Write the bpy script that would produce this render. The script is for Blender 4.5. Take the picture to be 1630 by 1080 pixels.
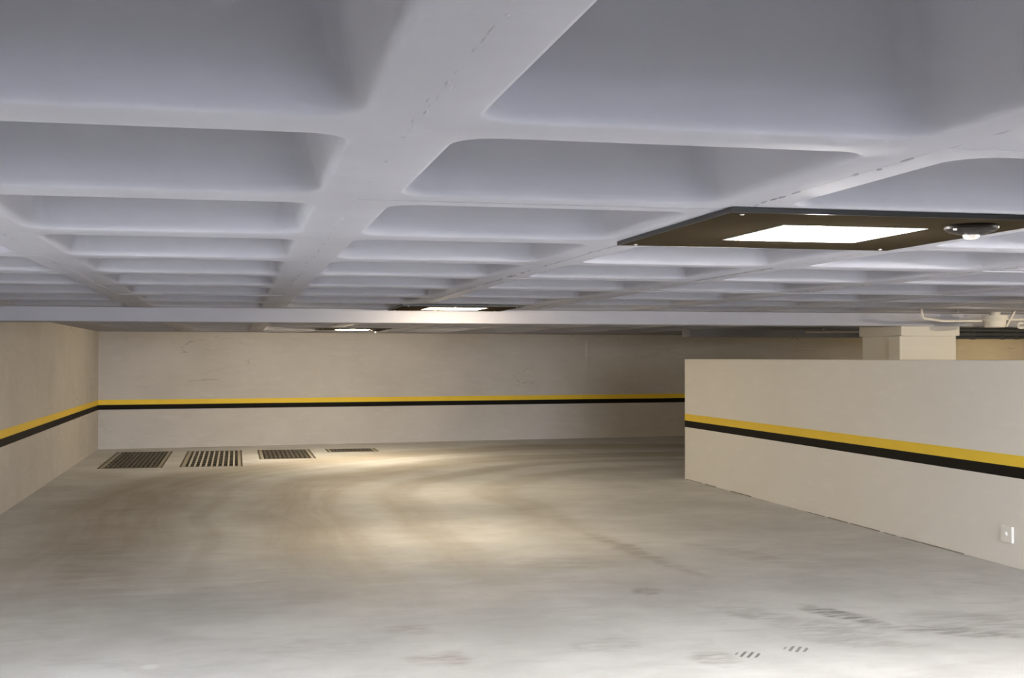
import bpy, bmesh, math, random
from mathutils import Vector, Matrix
random.seed(7)
for o in list(bpy.data.objects):
    bpy.data.objects.remove(o)
S = bpy.context.scene
C = S.collection

# ------------------------------------------------------------------ camera, daylight, exposure
EYE = 1.50                      # camera height above the floor
F_PX = 2000.0                   # focal length in pixels of a 1630 px wide frame
YAW = math.atan(440 / F_PX)     # turned right of the long axis of the garage (+Y)
PITCH = math.atan(29 / F_PX)
cam_d = bpy.data.cameras.new('camera')
cam_d.sensor_width = 36.0
cam_d.lens = F_PX / 1630 * 36.0
cam_d.clip_start = 0.05
cam_d.clip_end = 200
cam = bpy.data.objects.new('camera', cam_d)
C.objects.link(cam)
cam.location = (0, 0, EYE)
cam.rotation_euler = (math.pi / 2 + PITCH, 0, -YAW)
S.camera = cam

W = bpy.data.worlds.new('overcast_sky')
S.world = W
W.use_nodes = True
bg = W.node_tree.nodes['Background']
bg.inputs[0].default_value = (0.80, 0.88, 1.0, 1)      # even overcast daylight, enters by the open garage mouth
bg.inputs[1].default_value = 60.0
LAMP = 60.0                                           # radiance of the luminaire diffusers
LAMP_COL = (1.0, 0.83, 0.58)
S.view_settings.view_transform = 'Standard'
S.view_settings.look = 'None'
S.view_settings.gamma = 1
S.view_settings.use_curve_mapping = False
S.view_settings.exposure = 0.27

portal_d = bpy.data.lights.new('mouth_portal', 'AREA')   # guides sky sampling through the open mouth, emits nothing itself
portal_d.shape = 'RECTANGLE'; portal_d.size = 5.4; portal_d.size_y = 1.92
try: portal_d.cycles.is_portal = True
except Exception: portal_d.energy = 0
portal = bpy.data.objects.new('mouth_portal', portal_d); C.objects.link(portal)
portal.location = (2.7, -14.1, .96); portal.rotation_euler = (-math.pi / 2, 0, math.pi)

# ------------------------------------------------------------------ dimensions
H = 0.42                        # rib soffit above the eye
ZC = EYE + H                    # soffit height
QX, PY = 1.081, 1.07            # coffer pitch
RX0 = 0.314                     # centre line of one long rib
RY0 = 2.28                      # centre line of one cross rib
XL = -2.18                      # left wall face
XO = 16.53                      # outer wall on the far right
BY0, BY1 = 11.0, 11.42          # beam
MOUTH = -14.0                   # open mouth of the garage behind the camera
def far_y(x): return 21.42 + 0.124 * (x - XL)

# ------------------------------------------------------------------ helpers
def tag(o, label=None, cat=None, group=None, kind=None):
    if label: o['label'] = label
    if cat: o['category'] = cat
    if group: o['group'] = group
    if kind: o['kind'] = kind
    return o

def obj(name, bm, m, parent=None, smooth=False, loc=None):
    me = bpy.data.meshes.new(name)
    bmesh.ops.recalc_face_normals(bm, faces=bm.faces)
    bm.to_mesh(me); bm.free()
    if smooth:
        for p in me.polygons: p.use_smooth = True
        me.set_sharp_from_angle(angle=math.radians(40))
    if m: me.materials.append(m)
    o = bpy.data.objects.new(name, me)
    C.objects.link(o)
    if parent: o.parent = parent
    if loc: o.location = loc
    return o

def empty(name, loc=(0, 0, 0), rz=0):
    o = bpy.data.objects.new(name, None)
    C.objects.link(o)
    o.location = loc; o.rotation_euler = (0, 0, rz)
    o.empty_display_size = 0.1
    return o

def box(bm, x0, x1, y0, y1, z0, z1, bevel=0):
    r = bmesh.ops.create_cube(bm, size=1)
    vs = r['verts']
    for v in vs:
        v.co = Vector((x0 + (v.co.x + .5) * (x1 - x0), y0 + (v.co.y + .5) * (y1 - y0), z0 + (v.co.z + .5) * (z1 - z0)))
    if bevel:
        es = list({e for v in vs for e in v.link_edges})
        bmesh.ops.bevel(bm, geom=es, offset=bevel, segments=2, profile=.6, affect='EDGES')

def boxm(*a, **k):
    bm = bmesh.new(); box(bm, *a, **k); return bm

def tube(bm, pts, r, n=12):
    """round pipe through the points, capped"""
    pts = [Vector(p) for p in pts]
    rings = []
    up = Vector((0, 0, 1))
    for i, p in enumerate(pts):
        if i == 0: t = pts[1] - p
        elif i == len(pts) - 1: t = p - pts[i - 1]
        else: t = (pts[i + 1] - p).normalized() + (p - pts[i - 1]).normalized()
        t.normalize()
        a = t.cross(up)
        if a.length < 1e-3: a = t.cross(Vector((0, 1, 0)))
        a.normalize(); b = a.cross(t).normalized()
        rings.append([bm.verts.new(p + a * (r * math.cos(2 * math.pi * k / n)) + b * (r * math.sin(2 * math.pi * k / n))) for k in range(n)])
    for q, w in zip(rings, rings[1:]):
        for k in range(n):
            bm.faces.new((q[k], q[(k + 1) % n], w[(k + 1) % n], w[k]))
    bm.faces.new(rings[0]); bm.faces.new(rings[-1])

def round_path(pts, r, n=5):
    pts = [Vector(p) for p in pts]
    out = [pts[0]]
    for a, b, c in zip(pts, pts[1:], pts[2:]):
        u = (a - b).normalized(); v = (c - b).normalized()
        s, e = b + u * r, b + v * r
        for k in range(n + 1):
            t = k / n
            out.append(s * (1 - t) ** 2 + b * 2 * t * (1 - t) + e * t * t)
    out.append(pts[-1])
    return out

def lathe(bm, prof, n=32):
    rings = []
    for r, z in prof:
        if r < 1e-6: rings.append([bm.verts.new((0, 0, z))])
        else: rings.append([bm.verts.new((r * math.cos(2 * math.pi * k / n), r * math.sin(2 * math.pi * k / n), z)) for k in range(n)])
    for a, b in zip(rings, rings[1:]):
        for k in range(n):
            k2 = (k + 1) % n
            if len(a) == 1 and len(b) == 1: continue
            if len(a) == 1: bm.faces.new((a[0], b[k], b[k2]))
            elif len(b) == 1: bm.faces.new((a[k], a[k2], b[0]))
            else: bm.faces.new((a[k], a[k2], b[k2], b[k]))

# ------------------------------------------------------------------ materials
class Mat:
    def __init__(s, name, rough=.6, spec=.5, metal=0):
        s.m = bpy.data.materials.new(name); s.m.use_nodes = True
        s.t = s.m.node_tree; s.b = s.t.nodes['Principled BSDF']
        s.b.inputs['Roughness'].default_value = rough
        s.b.inputs['Specular IOR Level'].default_value = spec
        s.b.inputs['Metallic'].default_value = metal
        s._c = None
    def n(s, typ, **kw):
        x = s.t.nodes.new(typ)
        for k, v in kw.items(): setattr(x, k, v)
        return x
    def l(s, a, b): s.t.links.new(a, b)
    def coord(s, scale=(1, 1, 1)):
        g = s.n('ShaderNodeNewGeometry')
        if scale == (1, 1, 1): return g.outputs['Position']
        mp = s.n('ShaderNodeMapping'); mp.inputs['Scale'].default_value = scale
        s.l(g.outputs['Position'], mp.inputs['Vector']); return mp.outputs[0]
    def noise(s, vec, scale, detail=4, rough=.55, dist=0):
        x = s.n('ShaderNodeTexNoise')
        x.inputs['Scale'].default_value = scale; x.inputs['Detail'].default_value = detail
        x.inputs['Roughness'].default_value = rough; x.inputs['Distortion'].default_value = dist
        s.l(vec, x.inputs['Vector']); return x.outputs['Fac']
    def math(s, op, a, b=None, c=None, clamp=False):
        x = s.n('ShaderNodeMath', operation=op); x.use_clamp = clamp
        for i, v in enumerate((a, b, c)):
            if v is None: continue
            if isinstance(v, (int, float)): x.inputs[i].default_value = v
            else: s.l(v, x.inputs[i])
        return x.outputs[0]
    def step(s, v, lo, hi, a=0., b=1.):
        x = s.n('ShaderNodeMapRange'); x.interpolation_type = 'SMOOTHSTEP'
        for i, q in zip((1, 2, 3, 4), (lo, hi, a, b)): x.inputs[i].default_value = q
        s.l(v, x.inputs[0]); return x.outputs[0]
    def mix(s, f, a, b, mode='MIX'):
        x = s.n('ShaderNodeMix', data_type='RGBA', blend_type=mode)
        if isinstance(f, (int, float)): x.inputs[0].default_value = f
        else: s.l(f, x.inputs[0])
        for i, v in ((6, a), (7, b)):
            if isinstance(v, tuple): x.inputs[i].default_value = (*v, 1)
            else: s.l(v, x.inputs[i])
        return x.outputs[2]
    def color(s, v):
        if isinstance(v, tuple): s.b.inputs['Base Color'].default_value = (*v, 1)
        else: s.l(v, s.b.inputs['Base Color'])
        return s
    def bump(s, h, strength=.2, dist=.01):
        x = s.n('ShaderNodeBump'); x.inputs['Strength'].default_value = strength; x.inputs['Distance'].default_value = dist
        s.l(h, x.inputs['Height']); s.l(x.outputs[0], s.b.inputs['Normal']); return s

def plain(name, col, rough=.5, spec=.5, metal=0, var=.06, scale=6):
    k = Mat(name, rough, spec, metal)
    f = k.noise(k.coord(), scale)
    lo = tuple(c * (1 - var) for c in col); hi = tuple(min(1, c * (1 + var)) for c in col)
    k.color(k.mix(f, lo, hi))
    return k.m

def painted_concrete(name, col, stain, amount=.35, bump=.25, cracks=False, specks=False):
    k = Mat(name, .8, .04)
    p = k.coord()
    f = k.noise(p, 1.3, 6, .6)
    g = k.noise(k.coord((1, 1, 5)), 3.0, 5, .6)
    c = k.mix(k.step(f, .35, .75, 0, amount), col, stain)
    c = k.mix(k.step(g, .5, .75, 0, amount * .6), c, tuple(min(1, v * 1.12) for v in col))
    h = k.noise(k.coord((1, 1, 2.5)), 5, 6, .6)
    if cracks:
        cv = k.noise(k.coord((.35, .35, 2.2)), 1.7, 3, .5, .6)
        line = k.math('ABSOLUTE', k.math('SUBTRACT', cv, .5))
        gate = k.step(k.noise(p, .9, 2), .56, .62)
        crk = k.math('MULTIPLY', k.step(line, 0, .006, 1, 0), gate)
        c = k.mix(k.math('MULTIPLY', crk, .55), c, tuple(v * .45 for v in col))
    if specks:
        v = k.n('ShaderNodeTexVoronoi'); v.inputs['Scale'].default_value = 3.2; k.l(p, v.inputs['Vector'])
        sp = k.math('MULTIPLY', k.step(v.outputs['Distance'], .012, .03, .7, 0), k.step(k.noise(p, 2.1, 1), .5, .56))
        c = k.mix(sp, c, tuple(v * .35 for v in col))
    k.color(c); k.bump(h, bump, .02)
    return k.m

M_ceil = painted_concrete('white_painted_concrete', (.375, .378, .425), (.325, .328, .365), .5, .12, False, True)
M_wall = painted_concrete('grey_painted_plaster', (.58, .55, .52), (.51, .48, .45), .7, .35, True)
M_part = painted_concrete('pale_painted_plaster', (.80, .775, .735), (.77, .745, .70), .5, .08)
M_col = painted_concrete('cream_painted_concrete', (.64, .61, .55), (.60, .57, .51), .4, .1)
M_yel = plain('yellow_paint', (.86, .60, .055), .55, .2, var=.05)
M_blk = plain('black_paint', (.010, .0085, .007), .65, .10, var=.2)
M_panel = plain('dark_bronze_laminate', (.036, .028, .018), .8, 0, var=.1)
M_edge = plain('black_panel_edge', (.008, .007, .006), .4, .4)
M_plastic_w = plain('white_plastic', (.88, .87, .84), .35, .5, var=.02)
M_sensor = plain('glossy_black_plastic', (.008, .006, .005), .3, .08)
M_lens = plain('milky_sensor_lens', (.85, .80, .74), .35, .5, var=.02)
M_pvc = plain('painted_pvc_pipe', (.66, .63, .58), .45, .4, var=.05)
M_dark_pipe = plain('grey_conduit', (.17, .17, .17), .45, .4, var=.1)
M_iron = plain('weathered_cast_iron', (.12, .108, .085), .6, .4, .4, var=.35, scale=14)
M_galv = plain('pale_galvanised_steel', (.62, .58, .50), .45, .5, .2, var=.1, scale=14)
M_rim = plain('concrete_rim', (.40, .37, .31), .8, .2, var=.2, scale=10)
M_pit = plain('dark_drain_pit', (.16, .14, .11), .9, .1, var=.3)
M_screw = plain('zinc_screw', (.6, .6, .6), .3, .5, .8)
M_burr = painted_concrete('concrete_burr', (.35, .353, .39), (.30, .303, .335), .5, .2)
M_caulk = plain('dirty_joint', (.30, .27, .23), .9, .1, var=.5, scale=9)

def emit(name, col, st):
    m = bpy.data.materials.new(name); m.use_nodes = True
    b = m.node_tree.nodes['Principled BSDF']
    b.inputs['Base Color'].default_value = (.8, .8, .8, 1)
    b.inputs['Emission Color'].default_value = (*col, 1)
    b.inputs['Emission Strength'].default_value = st
    return m

def floor_material():
    k = Mat('polished_concrete_floor', .6, .15)
    p = k.coord()
    base = k.mix(k.step(k.noise(p, 1.1, 7, .62), .32, .68), (.585, .585, .58), (.72, .72, .715))
    base = k.mix(k.step(k.noise(k.coord((1, 2.2, 1)), 2.3, 7, .65, .8),   .42, .75, 0, .55), base, (.52, .515, .505))
    sep = k.n('ShaderNodeSeparateXYZ'); k.l(p, sep.inputs[0])
    x, y = sep.outputs[0], sep.outputs[1]
    # tyre tracks: straight towards the viewer, then turning right behind the partition
    wob = k.math('MULTIPLY', k.math('SUBTRACT', k.noise(p, .35, 1), .5), .7)
    dx = k.math('SUBTRACT', x, 6.1)
    dy = k.math('MAXIMUM', k.math('SUBTRACT', y, 13.1), 0.)
    r = k.math('ADD', k.math('SQRT', k.math('ADD', k.math('MULTIPLY', dx, dx), k.math('MULTIPLY', dy, dy))), wob)
    west = k.step(dx, -1.5, .8, 1, 0)
    far = k.step(y, 6.0, 11.5)
    streak_v = k.n('ShaderNodeCombineXYZ'); k.l(k.math('MULTIPLY', r, 5.), streak_v.inputs[0]); k.l(k.math('MULTIPLY', y, .35), streak_v.inputs[1])
    streak = k.noise(streak_v.outputs[0], 1.0, 4, .6)
    tot = None
    for rc, w, a in ((7.2, .9, .72), (5.45, .7, .74), (4.4, .35, .5), (3.3, .4, .42), (6.35, .15, .3)):
        d = k.math('ABSOLUTE', k.math('SUBTRACT', r, rc))
        m = k.step(d, w * .25, w, a, 0)
        tot = m if tot is None else k.math('MAXIMUM', tot, m)
    tot = k.math('MULTIPLY', tot, k.math('MULTIPLY', far, k.step(streak, .3, .7, .55, 1)))
    c = k.mix(tot, base, (.37, .32, .26))
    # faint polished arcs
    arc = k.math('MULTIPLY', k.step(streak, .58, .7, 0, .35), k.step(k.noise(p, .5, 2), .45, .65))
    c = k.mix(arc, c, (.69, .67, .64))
    # single stains and tyre prints near the viewer: x, y, half length, half width, angle, darkness, ribs, hollow
    jit = k.n('ShaderNodeTexNoise'); jit.inputs['Scale'].default_value = 4; jit.inputs['Detail'].default_value = 4
    k.l(p, jit.inputs['Vector'])
    jv = k.n('ShaderNodeVectorMath', operation='MULTIPLY_ADD')
    k.l(jit.outputs['Color'], jv.inputs[0]); jv.inputs[1].default_value = (.28, .28, 0); k.l(p, jv.inputs[2])
    def spot(cx, cy, L, Wd, ang, a, col, ribs=0, vec=None, soft=.35, nz=None):
        nonlocal c
        mp = k.n('ShaderNodeMapping', vector_type='TEXTURE')
        off = .14 if vec is None else 0
        mp.inputs['Location'].default_value = (cx + off, cy + off, 0)
        mp.inputs['Rotation'].default_value = (0, 0, math.radians(ang))
        mp.inputs['Scale'].default_value = (L, Wd, 1)
        k.l(jv.outputs[0] if vec is None else vec, mp.inputs['Vector'])
        q = k.n('ShaderNodeSeparateXYZ'); k.l(mp.outputs[0], q.inputs[0])
        d = k.math('SQRT', k.math('ADD', k.math('MULTIPLY', q.outputs[0], q.outputs[0]), k.math('MULTIPLY', q.outputs[1], q.outputs[1])))
        m = k.step(d, soft, 1, a, 0)
        if ribs:
            m = k.math('MULTIPLY', m, k.step(k.math('SINE', k.math('MULTIPLY', q.outputs[0], ribs)), -.1, .5))
        if nz: m = k.math('MULTIPLY', m, k.step(k.noise(k.coord((1.2, 5, 1)), nz, 5, .65), .35, .65, .15, 1))
        c = k.mix(m, c, col)
    dk = (.13, .12, .11)
    spot(3.45, 6.75, .46, .13, -72, .75, dk, nz=4)
    spot(3.85, 6.22, .55, .15, -26, .55, dk, nz=4)
    spot(3.25, 6.45, .45, .3, -50, .35, dk, nz=5)
    spot(4.3, 6.35, .8, .35, -22, .35, dk, nz=3)
    spot(2.95, 6.9, .4, .2, -60, .35, dk, nz=5)
    spot(3.2, 6.1, .5, .2, -30, .3, dk, nz=5)
    spot(2.57, 7.67, .16, .17, -30, .65, dk, nz=5)
    spot(2.33, 5.90, .19, .17, -10, .50, (.25, .235, .20), nz=4)
    spot(2.53, 5.95, .075, .075, -35, .8, (.13, .12, .11), 13, p, .75)
    spot(2.82, 6.01, .075, .075, -35, .7, (.13, .12, .11), 13, p, .75)
    spot(1.9, 6.3, .3, .25, 20, .25, dk, nz=4)
    spot(1.0, 6.2, .2, .18, 20, .5, (.28, .21, .19), nz=5)
    spot(.94, 6.9, .2, .22, 0, .35, (.30, .22, .21), nz=5)
    spot(.4, 6.6, .4, .3, 0, .25, (.30, .25, .24), nz=4)
    spot(-.40, 6.34, .055, .075, 0, .8, (.80, .80, .78), 0, p, .4)
    spot(3.03, 9.2, 1.6, .13, -86, .5, (.30, .27, .23), nz=2)
    spot(3.8, 8.9, .9, .22, -72, .35, (.30, .27, .23), nz=2)
    spot(2.3, 8.9, .5, .5, 0, .25, (.30, .27, .23), nz=2)
    spot(-1.0, 9.6, .45, 1.9, 6, .38, (.30, .28, .25), nz=1.5)
    spot(-.2, 8.2, .9, 1.1, 0, .26, (.32, .32, .31), nz=1.5)
    k.color(c)
    k.l(k.step(k.noise(p, 1.7, 5), .3, .7, .6, .8), k.b.inputs['Roughness'])
    k.bump(k.noise(p, 9, 6, .65), .06, .01)
    return k.m
M_floor = floor_material()

# ------------------------------------------------------------------ floor with the drain pits cut out
GB = 20.68
GRATES = [(-1.80, -.98, 17.70, GB), (-.73, .09, 17.72, GB), (.36, 1.16, 18.85, GB), (1.44, 2.22, 20.02, GB)]
def make_floor():
    bm = bmesh.new()
    y0, y1 = MOUTH - .3, 24.2
    xs = sorted({XL - .3, XO + .3, *[g[0] for g in GRATES], *[g[1] for g in GRATES]})
    vc = {}
    def V(x, y, z=0):
        key = (round(x, 4), round(y, 4), z)
        if key not in vc: vc[key] = bm.verts.new((x, y, z))
        return vc[key]
    for a, b in zip(xs, xs[1:]):
        g = [g for g in GRATES if abs(g[0] - a) < 1e-6]
        if g:
            for p, q in ((y0, g[0][2]), (g[0][3], y1)):
                bm.faces.new((V(a, p), V(b, p), V(b, q), V(a, q)))
        else:
            bm.faces.new((V(a, y0), V(b, y0), V(b, y1), V(a, y1)))
    return tag(obj('floor', bm, M_floor), 'smooth grey concrete garage floor with curved tyre tracks', kind='structure')
floor = make_floor()
M_street = plain('pale_paving', (.35, .35, .36), .9, .2, var=.2)
tag(obj('floor_outside', boxm(-150, 150, -200, MOUTH - .3, -.3, -.01), M_street), 'pale paved yard outside the garage mouth', kind='structure')

# ------------------------------------------------------------------ ceiling: slab, coffers, beam
def coffer_mesh():
    bm = bmesh.new()
    hx, hy = QX / 2, PY / 2
    n = 6
    def ring(ix, iy, r, z):
        ax, ay = hx - ix, hy - iy
        out = []
        for cx, cy, a0 in ((ax - r, ay - r, 0), (-ax + r, ay - r, 90), (-ax + r, -ay + r, 180), (ax - r, -ay + r, 270)):
            for k in range(n + 1):
                a = math.radians(a0 + 90 * k / n)
                out.append(bm.verts.new((cx + r * math.cos(a), cy + r * math.sin(a), z)))
        return out
    r0 = ring(.092, .078, .10, 0)
    outer = []
    for i, v in enumerate(r0):
        q, k = divmod(i, n + 1)
        sx, sy = ((1, 1), (-1, 1), (-1, -1), (1, -1))[q]
        start, end = (((hx, None), (None, hy)), ((None, hy), (hx, None)))[q % 2]
        t = k / n
        s0 = r0[q * (n + 1)].co; s1 = r0[q * (n + 1) + n].co
        if t <= .5:
            u = t * 2
            if start[0] is not None: p = (sx * hx, s0.y + (sy * hy - s0.y) * u)
            else: p = (s0.x + (sx * hx - s0.x) * u, sy * hy)
        else:
            u = (t - .5) * 2
            if end[0] is not None: p = (sx * hx, sy * hy + (s1.y - sy * hy) * u)
            else: p = (sx * hx + (s1.x - sx * hx) * u, sy * hy)
        outer.append(bm.verts.new((p[0], p[1], 0)))
    skirt = [bm.verts.new((v.co.x, v.co.y, .02)) for v in outer]
    rings = [skirt, outer, r0]
    for ins, z, r in ((.008, .002, .095), (.015, .009, .085), (.021, .022, .072), (.034, .075, .045), (.092, .29, .035), (.105, .325, .045), (.132, .352, .06), (.18, .362, .08)):
        rings.append(ring(.092 + ins, .078 + ins, r, z))
    for a, b in zip(rings, rings[1:]):
        m = len(a)
        for k in range(m):
            try: bm.faces.new((a[k], a[(k + 1) % m], b[(k + 1) % m], b[k]))
            except ValueError: pass
    bm.faces.new(rings[-1])
    return bm

ceil_bm = bmesh.new()
ZS = ZC + .37
box(ceil_bm, XL - .3, XO + .3, MOUTH - .3, 24.2, ZS, ZS + .2)                     # slab over the coffers
x_first = RX0 - 2 * QX
NCOL = 17
x_last = x_first + NCOL * QX
y_pre0 = RY0 - 7 * PY
NPRE = 15
y_pre1 = y_pre0 + NPRE * PY
y_post0, NPOST = BY1 + .06, 9
y_post1 = y_post0 + NPOST * PY
box(ceil_bm, XL - .3, x_first, MOUTH - .3, 24.2, ZC, ZS)                          # solid strip along the left wall
box(ceil_bm, x_last, XO + .3, MOUTH - .3, 24.2, ZC, ZS)
box(ceil_bm, x_first, x_last, y_post1, 24.2, ZC, ZS)                              # solid strip along the far wall
box(ceil_bm, x_first, x_last, y_pre1, y_post0, ZC + .002, ZS)
box(ceil_bm, x_first, x_last, MOUTH - .3, y_pre0, ZC, ZS)                         # plain slab behind the camera, up to the mouth
ceiling = tag(obj('ceiling', ceil_bm, M_ceil), 'white painted concrete waffle ceiling with square coffers', kind='structure')

proto = obj('coffer', coffer_mesh(), M_ceil, ceiling, smooth=True)
cells = []
for j in range(NPRE): cells += [(x_first + (i + .5) * QX, y_pre0 + (j + .5) * PY) for i in range(NCOL)]
for j in range(NPOST): cells += [(x_first + (i + .5) * QX, y_post0 + (j + .5) * PY) for i in range(NCOL)]
def seen(c):                                # how far a coffer lies outside the visible wedge
    x, y = c
    if y < .4: return 50 - y
    return max(0, x - (.70 * y + .6)) * 3 + y * .2
cells.sort(key=seen)
NOBJ = 290
first = True
rest = bmesh.new()
for idx, (x, y) in enumerate(cells):
    if idx < NOBJ:
        o = proto if first else proto.copy()
        if not first: C.objects.link(o)
        first = False
        o.parent = ceiling
        o.location = (x, y, ZC + random.uniform(-.0025, .0025))
        if random.random() < .5: o.rotation_euler = (0, 0, math.pi)
    else:
        t = coffer_mesh()
        bmesh.ops.translate(t, verts=t.verts, vec=(x, y, ZC))
        me = bpy.data.meshes.new('t'); t.to_mesh(me); t.free()
        rest.from_mesh(me); bpy.data.meshes.remove(me)
tag(obj('coffers_out_of_view', rest, M_ceil, ceiling, smooth=True), kind='stuff').name = 'far_coffers'

# rough burrs where the coffer moulds met, along the middle of the long ribs
bb = bmesh.new()
for i in range(0, 7):
    xr = x_first + i * QX
    y = .8
    while y < 10.7:
        if random.random() < .9:
            L = random.uniform(.008, .035); w = random.uniform(.002, .006); h = random.uniform(.0015, .0035)
            xo = random.uniform(-.010, .010)
            r = bmesh.ops.create_icosphere(bb, subdivisions=1, radius=1)
            for v in r['verts']: v.co = Vector((xr + xo + v.co.x * w, y + v.co.y * L, ZC - .001 + v.co.z * h))
        y += random.uniform(.02, .09) * (1 + .9 * (math.sin(y * 2.1 + i) > .55) * 3)
tag(obj('seam_burrs', bb, M_burr, ceiling), kind='stuff')

beam = obj('beam', boxm(XL, 8.2, BY0, BY1, ZC - .12, ZC + .03, bevel=.008), M_ceil, ceiling)
lower = obj('beam', boxm(6.72, XO, 18.0, 18.35, ZC - .11, ZC + .02, bevel=.008), M_ceil, ceiling)

# ------------------------------------------------------------------ walls
wl = obj('wall_left', boxm(XL - .25, XL, MOUTH, far_y(XL) + .05, 0, ZC + .1), M_wall)
tag(wl, 'grey plaster wall on the left with yellow and black stripe', kind='structure')
def stripes(parent, a, b, nrm, z=(.642, .722, .804)):
    """two painted bands between plan points a and b, standing 2 mm proud"""
    a, b, nrm = Vector((*a, 0)), Vector((*b, 0)), Vector((*nrm, 0)).normalized()
    for name, m, z0, z1 in (('black_stripe', M_blk, z[0], z[1]), ('yellow_stripe', M_yel, z[1], z[2])):
        bm = bmesh.new()
        q = [bm.verts.new(p + nrm * d + Vector((0, 0, zz))) for d in (-.002, .002) for zz in (z0, z1) for p in (a, b)]
        for f in ((0, 1, 3, 2), (4, 6, 7, 5), (0, 4, 5, 1), (2, 3, 7, 6), (0, 2, 6, 4), (1, 5, 7, 3)):
            bm.faces.new([q[i] for i in f])
        obj(name, bm, m, parent)
stripes(wl, (XL, MOUTH), (XL, far_y(XL)), (1, 0))

def far_wall():
    bm = bmesh.new()
    a, b = XL - .25, XO + .25
    v = [bm.verts.new((x, far_y(x) + d, z)) for d in (0, .3) for z in (0, ZC + .1) for x in (a, b)]
    for f in ((0, 1, 3, 2), (4, 6, 7, 5), (0, 4, 5, 1), (2, 3, 7, 6), (0, 2, 6, 4), (1, 5, 7, 3)):
        bm.faces.new([v[i] for i in f])
    o = obj('wall_far', bm, M_wall)
    tag(o, 'long grey plaster wall at the far end with yellow and black stripe', kind='structure')
    stripes(o, (XL, far_y(XL)), (11.5, far_y(11.5)), (.124, -1))
    bm = bmesh.new()                                      # vertical joint in the plaster
    box(bm, 6.33, 6.39, far_y(6.36) - .012, far_y(6.36) + .02, EYE - .42, EYE + .33, bevel=.006)
    obj('plaster_joint', bm, M_wall, o)
    return o
wf = far_wall()

PX, PT, PEND = 5.41, 1.478, 14.68
wr = obj('wall_right', boxm(PX, PX + .15, MOUTH, PEND, 0, PT, bevel=.006), M_part)
tag(wr, 'low pale partition wall on the right with yellow and black stripe', kind='structure')
stripes(wr, (PX, MOUTH), (PX, PEND - .004), (-1, 0))
bm = bmesh.new()                                          # dirty open joint at the foot of the partition
y = 3.0
while y < PEND - .1:
    L = random.uniform(.15, .7)
    if random.random() < .75:
        box(bm, PX - .006 - random.uniform(0, .006), PX + .002, y, min(y + L, PEND), 0, random.uniform(.003, .009))
    y += L + random.uniform(.0, .12)
tag(obj('foot_joint', bm, M_caulk, wr), kind='stuff')

bm = boxm(XL - .25, 0.0, MOUTH - .25, MOUTH, 0, ZC); box(bm, PX + .05, XO, MOUTH - .25, MOUTH, 0, ZC)  # unseen wall, shaped to limit the daylight coming in by the mouth
wb = obj('wall_back', bm, M_wall)
tag(wb, 'unseen grey wall behind the camera, shaped to narrow the mouth daylight', kind='structure')
wo = obj('wall_outer', boxm(XO, XO + .25, MOUTH, 24.0, 0, ZC + .1), M_wall)
tag(wo, 'grey wall closing the garage beyond the column', kind='structure')

# ------------------------------------------------------------------ column behind the partition
col = empty('column', (6.58, 11.44, 0))
tag(col, 'square cream concrete column rising behind the low partition', 'column', kind='structure')
obj('shaft', boxm(-.28, .30, -.38, .42, 0, ZC - .21, bevel=.012), M_col, col)
obj('capital', boxm(-.303, .325, -.40, .44, ZC - .212, ZC - .105, bevel=.006), M_col, col)
obj('cladding_strip', boxm(-.325, -.27, -.41, -.2, 0, ZC - .215, bevel=.005), M_col, col)

# ------------------------------------------------------------------ drain grates in the floor
def make_grate(rect, label, bars, cross, bar_w, bar_m, cross_m, depth):
    x0, x1, y0, y1 = rect
    t = empty('drain_grate', ((x0 + x1) / 2, (y0 + y1) / 2, 0))
    tag(t, label, 'grate', 'floor drain grates by the far wall')
    hx, hy = (x1 - x0) / 2, (y1 - y0) / 2
    bm = bmesh.new()                                         # open pit
    e = .0
    box(bm, -hx - .02, hx + .02, -hy - .02, hy + .02, -.34, -.30)
    box(bm, -hx - .03, -hx, -hy - .02, hy + .02, -.32, -.004)
    box(bm, hx, hx + .03, -hy - .02, hy + .02, -.32, -.004)
    box(bm, -hx, hx, -hy - .03, -hy, -.32, -.004)
    box(bm, -hx, hx, hy, hy + .03, -.32, -.004)
    obj('pit', bm, M_pit, t)
    for s in (-1, 1):
        obj('rim', boxm(min(s * hx, s * (hx - .055)), max(s * hx, s * (hx - .055)), -hy, hy, -.05, .003, bevel=.003), M_rim, t)
        obj('edge_angle', boxm(min(s * (hx + .012), s * (hx - .012)), max(s * (hx + .012), s * (hx - .012)), -hy, hy, -.03, .006), M_iron, t)
        obj('end_angle', boxm(-hx, hx, min(s * hy, s * (hy - .03)), max(s * hy, s * (hy - .03)), -.04, .002), M_iron, t)
    ix = hx - .07
    bar0 = None
    for k in range(bars):
        x = -ix + 2 * ix * (k + .5) / bars
        if bar0 is None: bar0 = o = obj('bar', boxm(-bar_w / 2, bar_w / 2, -hy + .02, hy - .02, -depth, 0), bar_m, t)
        else: o = bar0.copy(); C.objects.link(o); o.parent = t
        o.location = (x, 0, 0)
    cb = None
    for k in range(cross):
        yy = -hy + 2 * hy * (k + .5) / cross
        if cb is None: cb = o = obj('cross_bar', boxm(-ix - .02, ix + .02, -.035, .035, -depth - .01, -.004), cross_m, t)
        else: o = cb.copy(); C.objects.link(o); o.parent = t
        o.location = (0, yy, 0)
    return t
make_grate(GRATES[0], 'dark iron drain grate in the floor nearest the left wall', 11, 9, .038, M_iron, M_iron, .03)
make_grate(GRATES[1], 'drain grate with pale parallel bars, second from the left wall', 9, 8, .024, M_galv, M_iron, .03)
make_grate(GRATES[2], 'short dark iron drain grate, third from the left wall', 10, 6, .038, M_iron, M_iron, .03)
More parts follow.
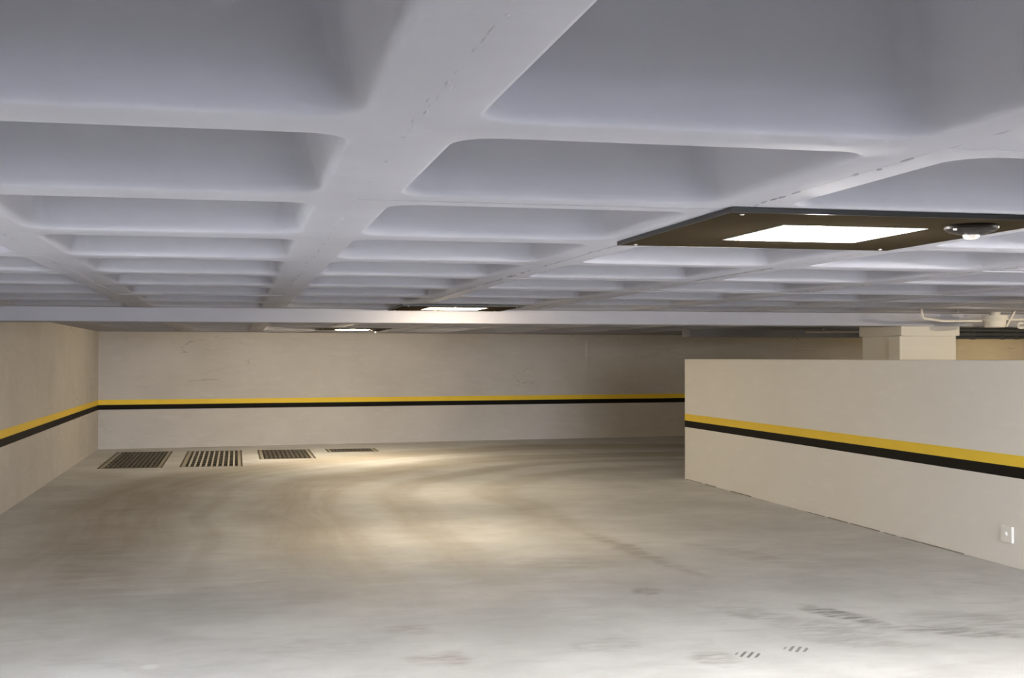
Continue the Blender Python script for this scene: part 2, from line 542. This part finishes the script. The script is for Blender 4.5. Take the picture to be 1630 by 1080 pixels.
make_grate(GRATES[3], 'narrowest slot-like dark drain grate, farthest from the left wall', 10, 2, .038, M_iron, M_iron, .03)

# ------------------------------------------------------------------ ceiling lights and motion sensors
ZP = ZC - .015
def make_light(x, y, label, size=1.06, power=1.0, col=LAMP_COL, point_share=.5):
    t = empty('ceiling_light', (x, y, ZC))
    tag(t, label, 'light', 'square panel lights on the ceiling')
    h = size / 2; e = .245
    bm = bmesh.new()                                       # board with a square opening
    for a in ((-h, h, -h, -e), (-h, h, e, h), (-h, -e, -e, e), (e, h, -e, e)):
        box(bm, *a, -.015, -.006)
    bmesh.ops.remove_doubles(bm, verts=bm.verts, dist=1e-5)
    obj('panel', bm, M_panel, t)
    bm = bmesh.new()
    k = .004
    for a in ((-h - k, h + k, -h - k, -h), (-h - k, h + k, h, h + k), (-h - k, -h, -h, h), (h, h + k, -h, h)):
        box(bm, *a, -.016, -.002)
    obj('panel_edge', bm, M_edge, t)
    bm = bmesh.new()
    for a in ((-e, e, -e, -e + .008), (-e, e, e - .008, e), (-e, -e + .008, -e + .008, e - .008), (e - .008, e, -e + .008, e - .008)):
        box(bm, *a, -.017, -.004)
    obj('lamp_frame', bm, M_plastic_w, t)
    obj('diffuser', boxm(-e + .008, e - .008, -e + .008, e - .008, -.0155, -.006), emit('lit_diffuser', col, LAMP * (1 - point_share) * power), t)
    ld = bpy.data.lights.new('spread_point', 'POINT'); ld.energy = 2.4 * point_share * LAMP * power; ld.color = col; ld.shadow_soft_size = .02
    lo = bpy.data.objects.new('spread_point', ld); C.objects.link(lo); lo.parent = t; lo.location = (0, 0, -.036)   # point light added below the diffuser to widen its spread
    obj('back_box', boxm(-e, e, -e, e, -.006, .05), M_edge, t)
    for sx in (-1, 1):
        for sy in (-1, 1):
            bm = bmesh.new(); lathe(bm, [(0, -.0185), (.005, -.018), (.007, -.0155), (.007, -.012), (0, -.012)], 10)
            obj('screw', bm, M_screw, t, loc=(sx * (h - .05), sy * (h - .045), 0))
    return t
NEUTRAL = (1.0, .96, .91)
make_light(1.880, 3.815, 'large dark ceiling panel with square lamp, nearest the camera', 1.06, 1.6, NEUTRAL, .25)
make_light(1.78, 10.36, 'square lamp panel on the ceiling just before the concrete beam', .98, .6, LAMP_COL, .36)
make_light(1.67, 18.5, 'distant lamp panel beyond the beam, in front of the far wall', 1.02, 1.45)
make_light(1.880, -2.61, 'added unseen lamp panel behind the camera on the ceiling', 1.06, 2.0, NEUTRAL)  # unseen fixture added for more light around the camera
make_light(-1.31, 3.815, 'added lamp panel on the ceiling beside the left wall, out of the frame', 1.0, 1.5, (.93, .97, 1.0), .22)  # added cool fill, brightens the left foreground floor
make_light(4.10, 3.3, 'added lamp panel on the ceiling beside the right partition, out of the frame', 1.0, 1.7, NEUTRAL, .8)  # added fill, brightens the right floor and the partition
make_light(2.3, 13.9, 'added lamp panel on the ceiling hidden behind the concrete beam', 1.0, .55)  # added fill for the floor between the two farther lamps
make_light(8.35, 7.9, 'lamp panel behind the right partition, out of the frame', 1.06, 2.0)
make_light(15.7, 21.1, 'lamp panel in the far right corner, out of the frame', 1.06, .8, (1.0, .74, .36))

def make_sensor(x, y, label):
    t = empty('motion_sensor', (x, y, ZP))
    tag(t, label, 'sensor', 'motion sensors on the light panels')
    bm = bmesh.new()
    lathe(bm, [(0, 0), (.078, 0), (.081, -.006), (.079, -.013), (.068, -.020), (.046, -.026), (.030, -.030), (.026, -.0305), (0, -.0305)], 40)
    obj('housing', bm, M_sensor, t, smooth=True)
    bm = bmesh.new()
    lathe(bm, [(.025, -.029), (.0245, -.034), (.021, -.039), (.014, -.0425), (.006, -.044), (0, -.0443)], 28)
    obj('lens', bm, M_lens, t, smooth=True)
    bm = bmesh.new()
    lathe(bm, [(0, -.008), (.006, -.008), (.006, -.012), (.004, -.014), (0, -.0145)], 12)
    obj('adjuster', bm, M_screw, t, loc=(-.072, -.028, -.006))
    return t
make_sensor(2.205, 3.46, 'glossy black round motion sensor with white lens beside nearest lamp')
make_sensor(2.02, 18.45, 'tiny dark motion sensor beside the distant lamp beyond the beam')

# ------------------------------------------------------------------ wall outlet on the partition
t = empty('wall_outlet', (PX, 8.045, .232))
tag(t, 'small white square outlet plate low on the right partition', 'outlet')
obj('plate', boxm(-.018, .001, -.066, .066, -.058, .058, bevel=.004), M_plastic_w, t)
bm = bmesh.new()
lathe(bm, [(0, .028), (.010, .027), (.013, .022), (.013, .018), (.019, .0175), (.019, .015), (0, .015)], 20)
bmesh.ops.rotate(bm, verts=bm.verts, cent=(0, 0, 0), matrix=Matrix.Rotation(-math.pi / 2, 3, 'Y'))
obj('socket', bm, M_plastic_w, t, smooth=True, loc=(-.002, .0, .003))

# ------------------------------------------------------------------ pipes beyond the partition
def ray(px, py, y):
    """world point at depth y (along the garage) seen near picture position px, py"""
    tx = (px - 815) / F_PX; s, c = math.sin(YAW), math.cos(YAW)
    x = y * (tx * c + s) / (c - tx * s)
    return Vector((x, y, EYE + (569 - py) / F_PX * (x * s + y * c)))
PYD = 10.55
t = empty('drain_pipe', (0, 0, 0))
tag(t, 'pale drain pipe with two bends running in front of the column top', 'pipe')
a = ray(1467, 490, PYD); a.z = ZC + .05
b, c_, d = ray(1468, 506.5, PYD), ray(1502, 511.3, PYD), ray(1563, 511, PYD)
bm = bmesh.new(); tube(bm, round_path([a, b, c_, d], .03), .0115); obj('pipe_run', bm, M_pvc, t, smooth=True)
bm = bmesh.new(); tube(bm, [b + (c_ - b) * .02 + Vector((0, 0, .035)), b + Vector((0, 0, .012))], .0155); obj('collar', bm, M_pvc, t, smooth=True)
t.location = (0, 0, 0)

t = empty('siphon_box', ray(1584, 513, PYD))
tag(t, 'pale tapered siphon box at the end of the drain pipe', 'siphon')
bm = bmesh.new()
lathe(bm, [(0, .060), (.115, .060), (.118, .035), (.112, .025), (.100, .02), (.094, -.045), (.085, -.052), (0, -.054)], 28)
obj('body', bm, M_pvc, t, smooth=True)
bm = bmesh.new(); lathe(bm, [(.110, .032), (.124, .030), (.124, .016), (.100, .014)], 28); obj('collar', bm, M_pvc, t, smooth=True)
bm = bmesh.new(); tube(bm, [(0, 0, .058), (0, 0, .10)], .05); obj('riser', bm, M_pvc, t, smooth=True)

t = empty('branch_pipe', (0, 0, 0))
tag(t, 'pale branch pipe with slanting arm right of the siphon box', 'pipe')
bm = bmesh.new()
tube(bm, [ray(1602, 520, PYD), ray(1606, 512, PYD), ray(1612, 502, PYD), ray(1616, 494, PYD)], .013); obj('slanting_arm', bm, M_pvc, t, smooth=True)
bm = bmesh.new()
tube(bm, [ray(1603, 509, PYD + .03), ray(1660, 509, PYD + .03)], .013); obj('upper_run', bm, M_pvc, t, smooth=True)
bm = bmesh.new()
tube(bm, round_path([ray(1660, 514.5, PYD), ray(1621, 514.5, PYD), ray(1620.5, 522, PYD), ray(1660, 522.5, PYD)], .018), .011); obj('return_bend', bm, M_pvc, t, smooth=True)

for i, (ys, Y, r, lab) in enumerate(((525.5, 14.2, .020, 'upper dark grey conduit hung behind the column, right side'),
                                     (532.0, 14.6, .030, 'middle thick dark conduit hung behind the column, right side'),
                                     (537.5, 15.0, .022, 'lowest dark conduit hung behind the column, right side'))):
    t = empty('conduit', (0, 0, 0))
    tag(t, lab, 'conduit', 'dark conduits behind the column')
    p, q = ray(1500, ys, Y), ray(1690, ys + (1.5 if i == 0 else 0), Y)
    bm = bmesh.new(); tube(bm, [p, q], r); obj('run', bm, M_dark_pipe, t, smooth=True)
    for f in (.25, .5, .62, .74, .86):
        m = p.lerp(q, f)
        bm = bmesh.new(); tube(bm, [m - Vector((.03, 0, 0)), m + Vector((.03, 0, 0))], r * 1.3); obj('coupling', bm, M_dark_pipe, t, smooth=True)
        bm = bmesh.new(); box(bm, m.x - .006, m.x + .006, m.y - .006, m.y + .006, m.z + r * .8, ZC + .01); obj('hanger', bm, M_dark_pipe, t)
t = empty('conduit', (0, 0, 0))
tag(t, 'thin pale conduit under the ceiling left of the column', 'conduit')
bm = bmesh.new()
p, q = ray(1282, 529, 17.6), ray(1420, 528, 17.6)
tube(bm, [p, q], .018); obj('run', bm, M_pvc, t, smooth=True)
for f in (.2, .8):
    m = p.lerp(q, f)
    bm = bmesh.new(); box(bm, m.x - .006, m.x + .006, m.y - .006, m.y + .006, m.z + .015, ZC + .01); obj('hanger', bm, M_pvc, t)
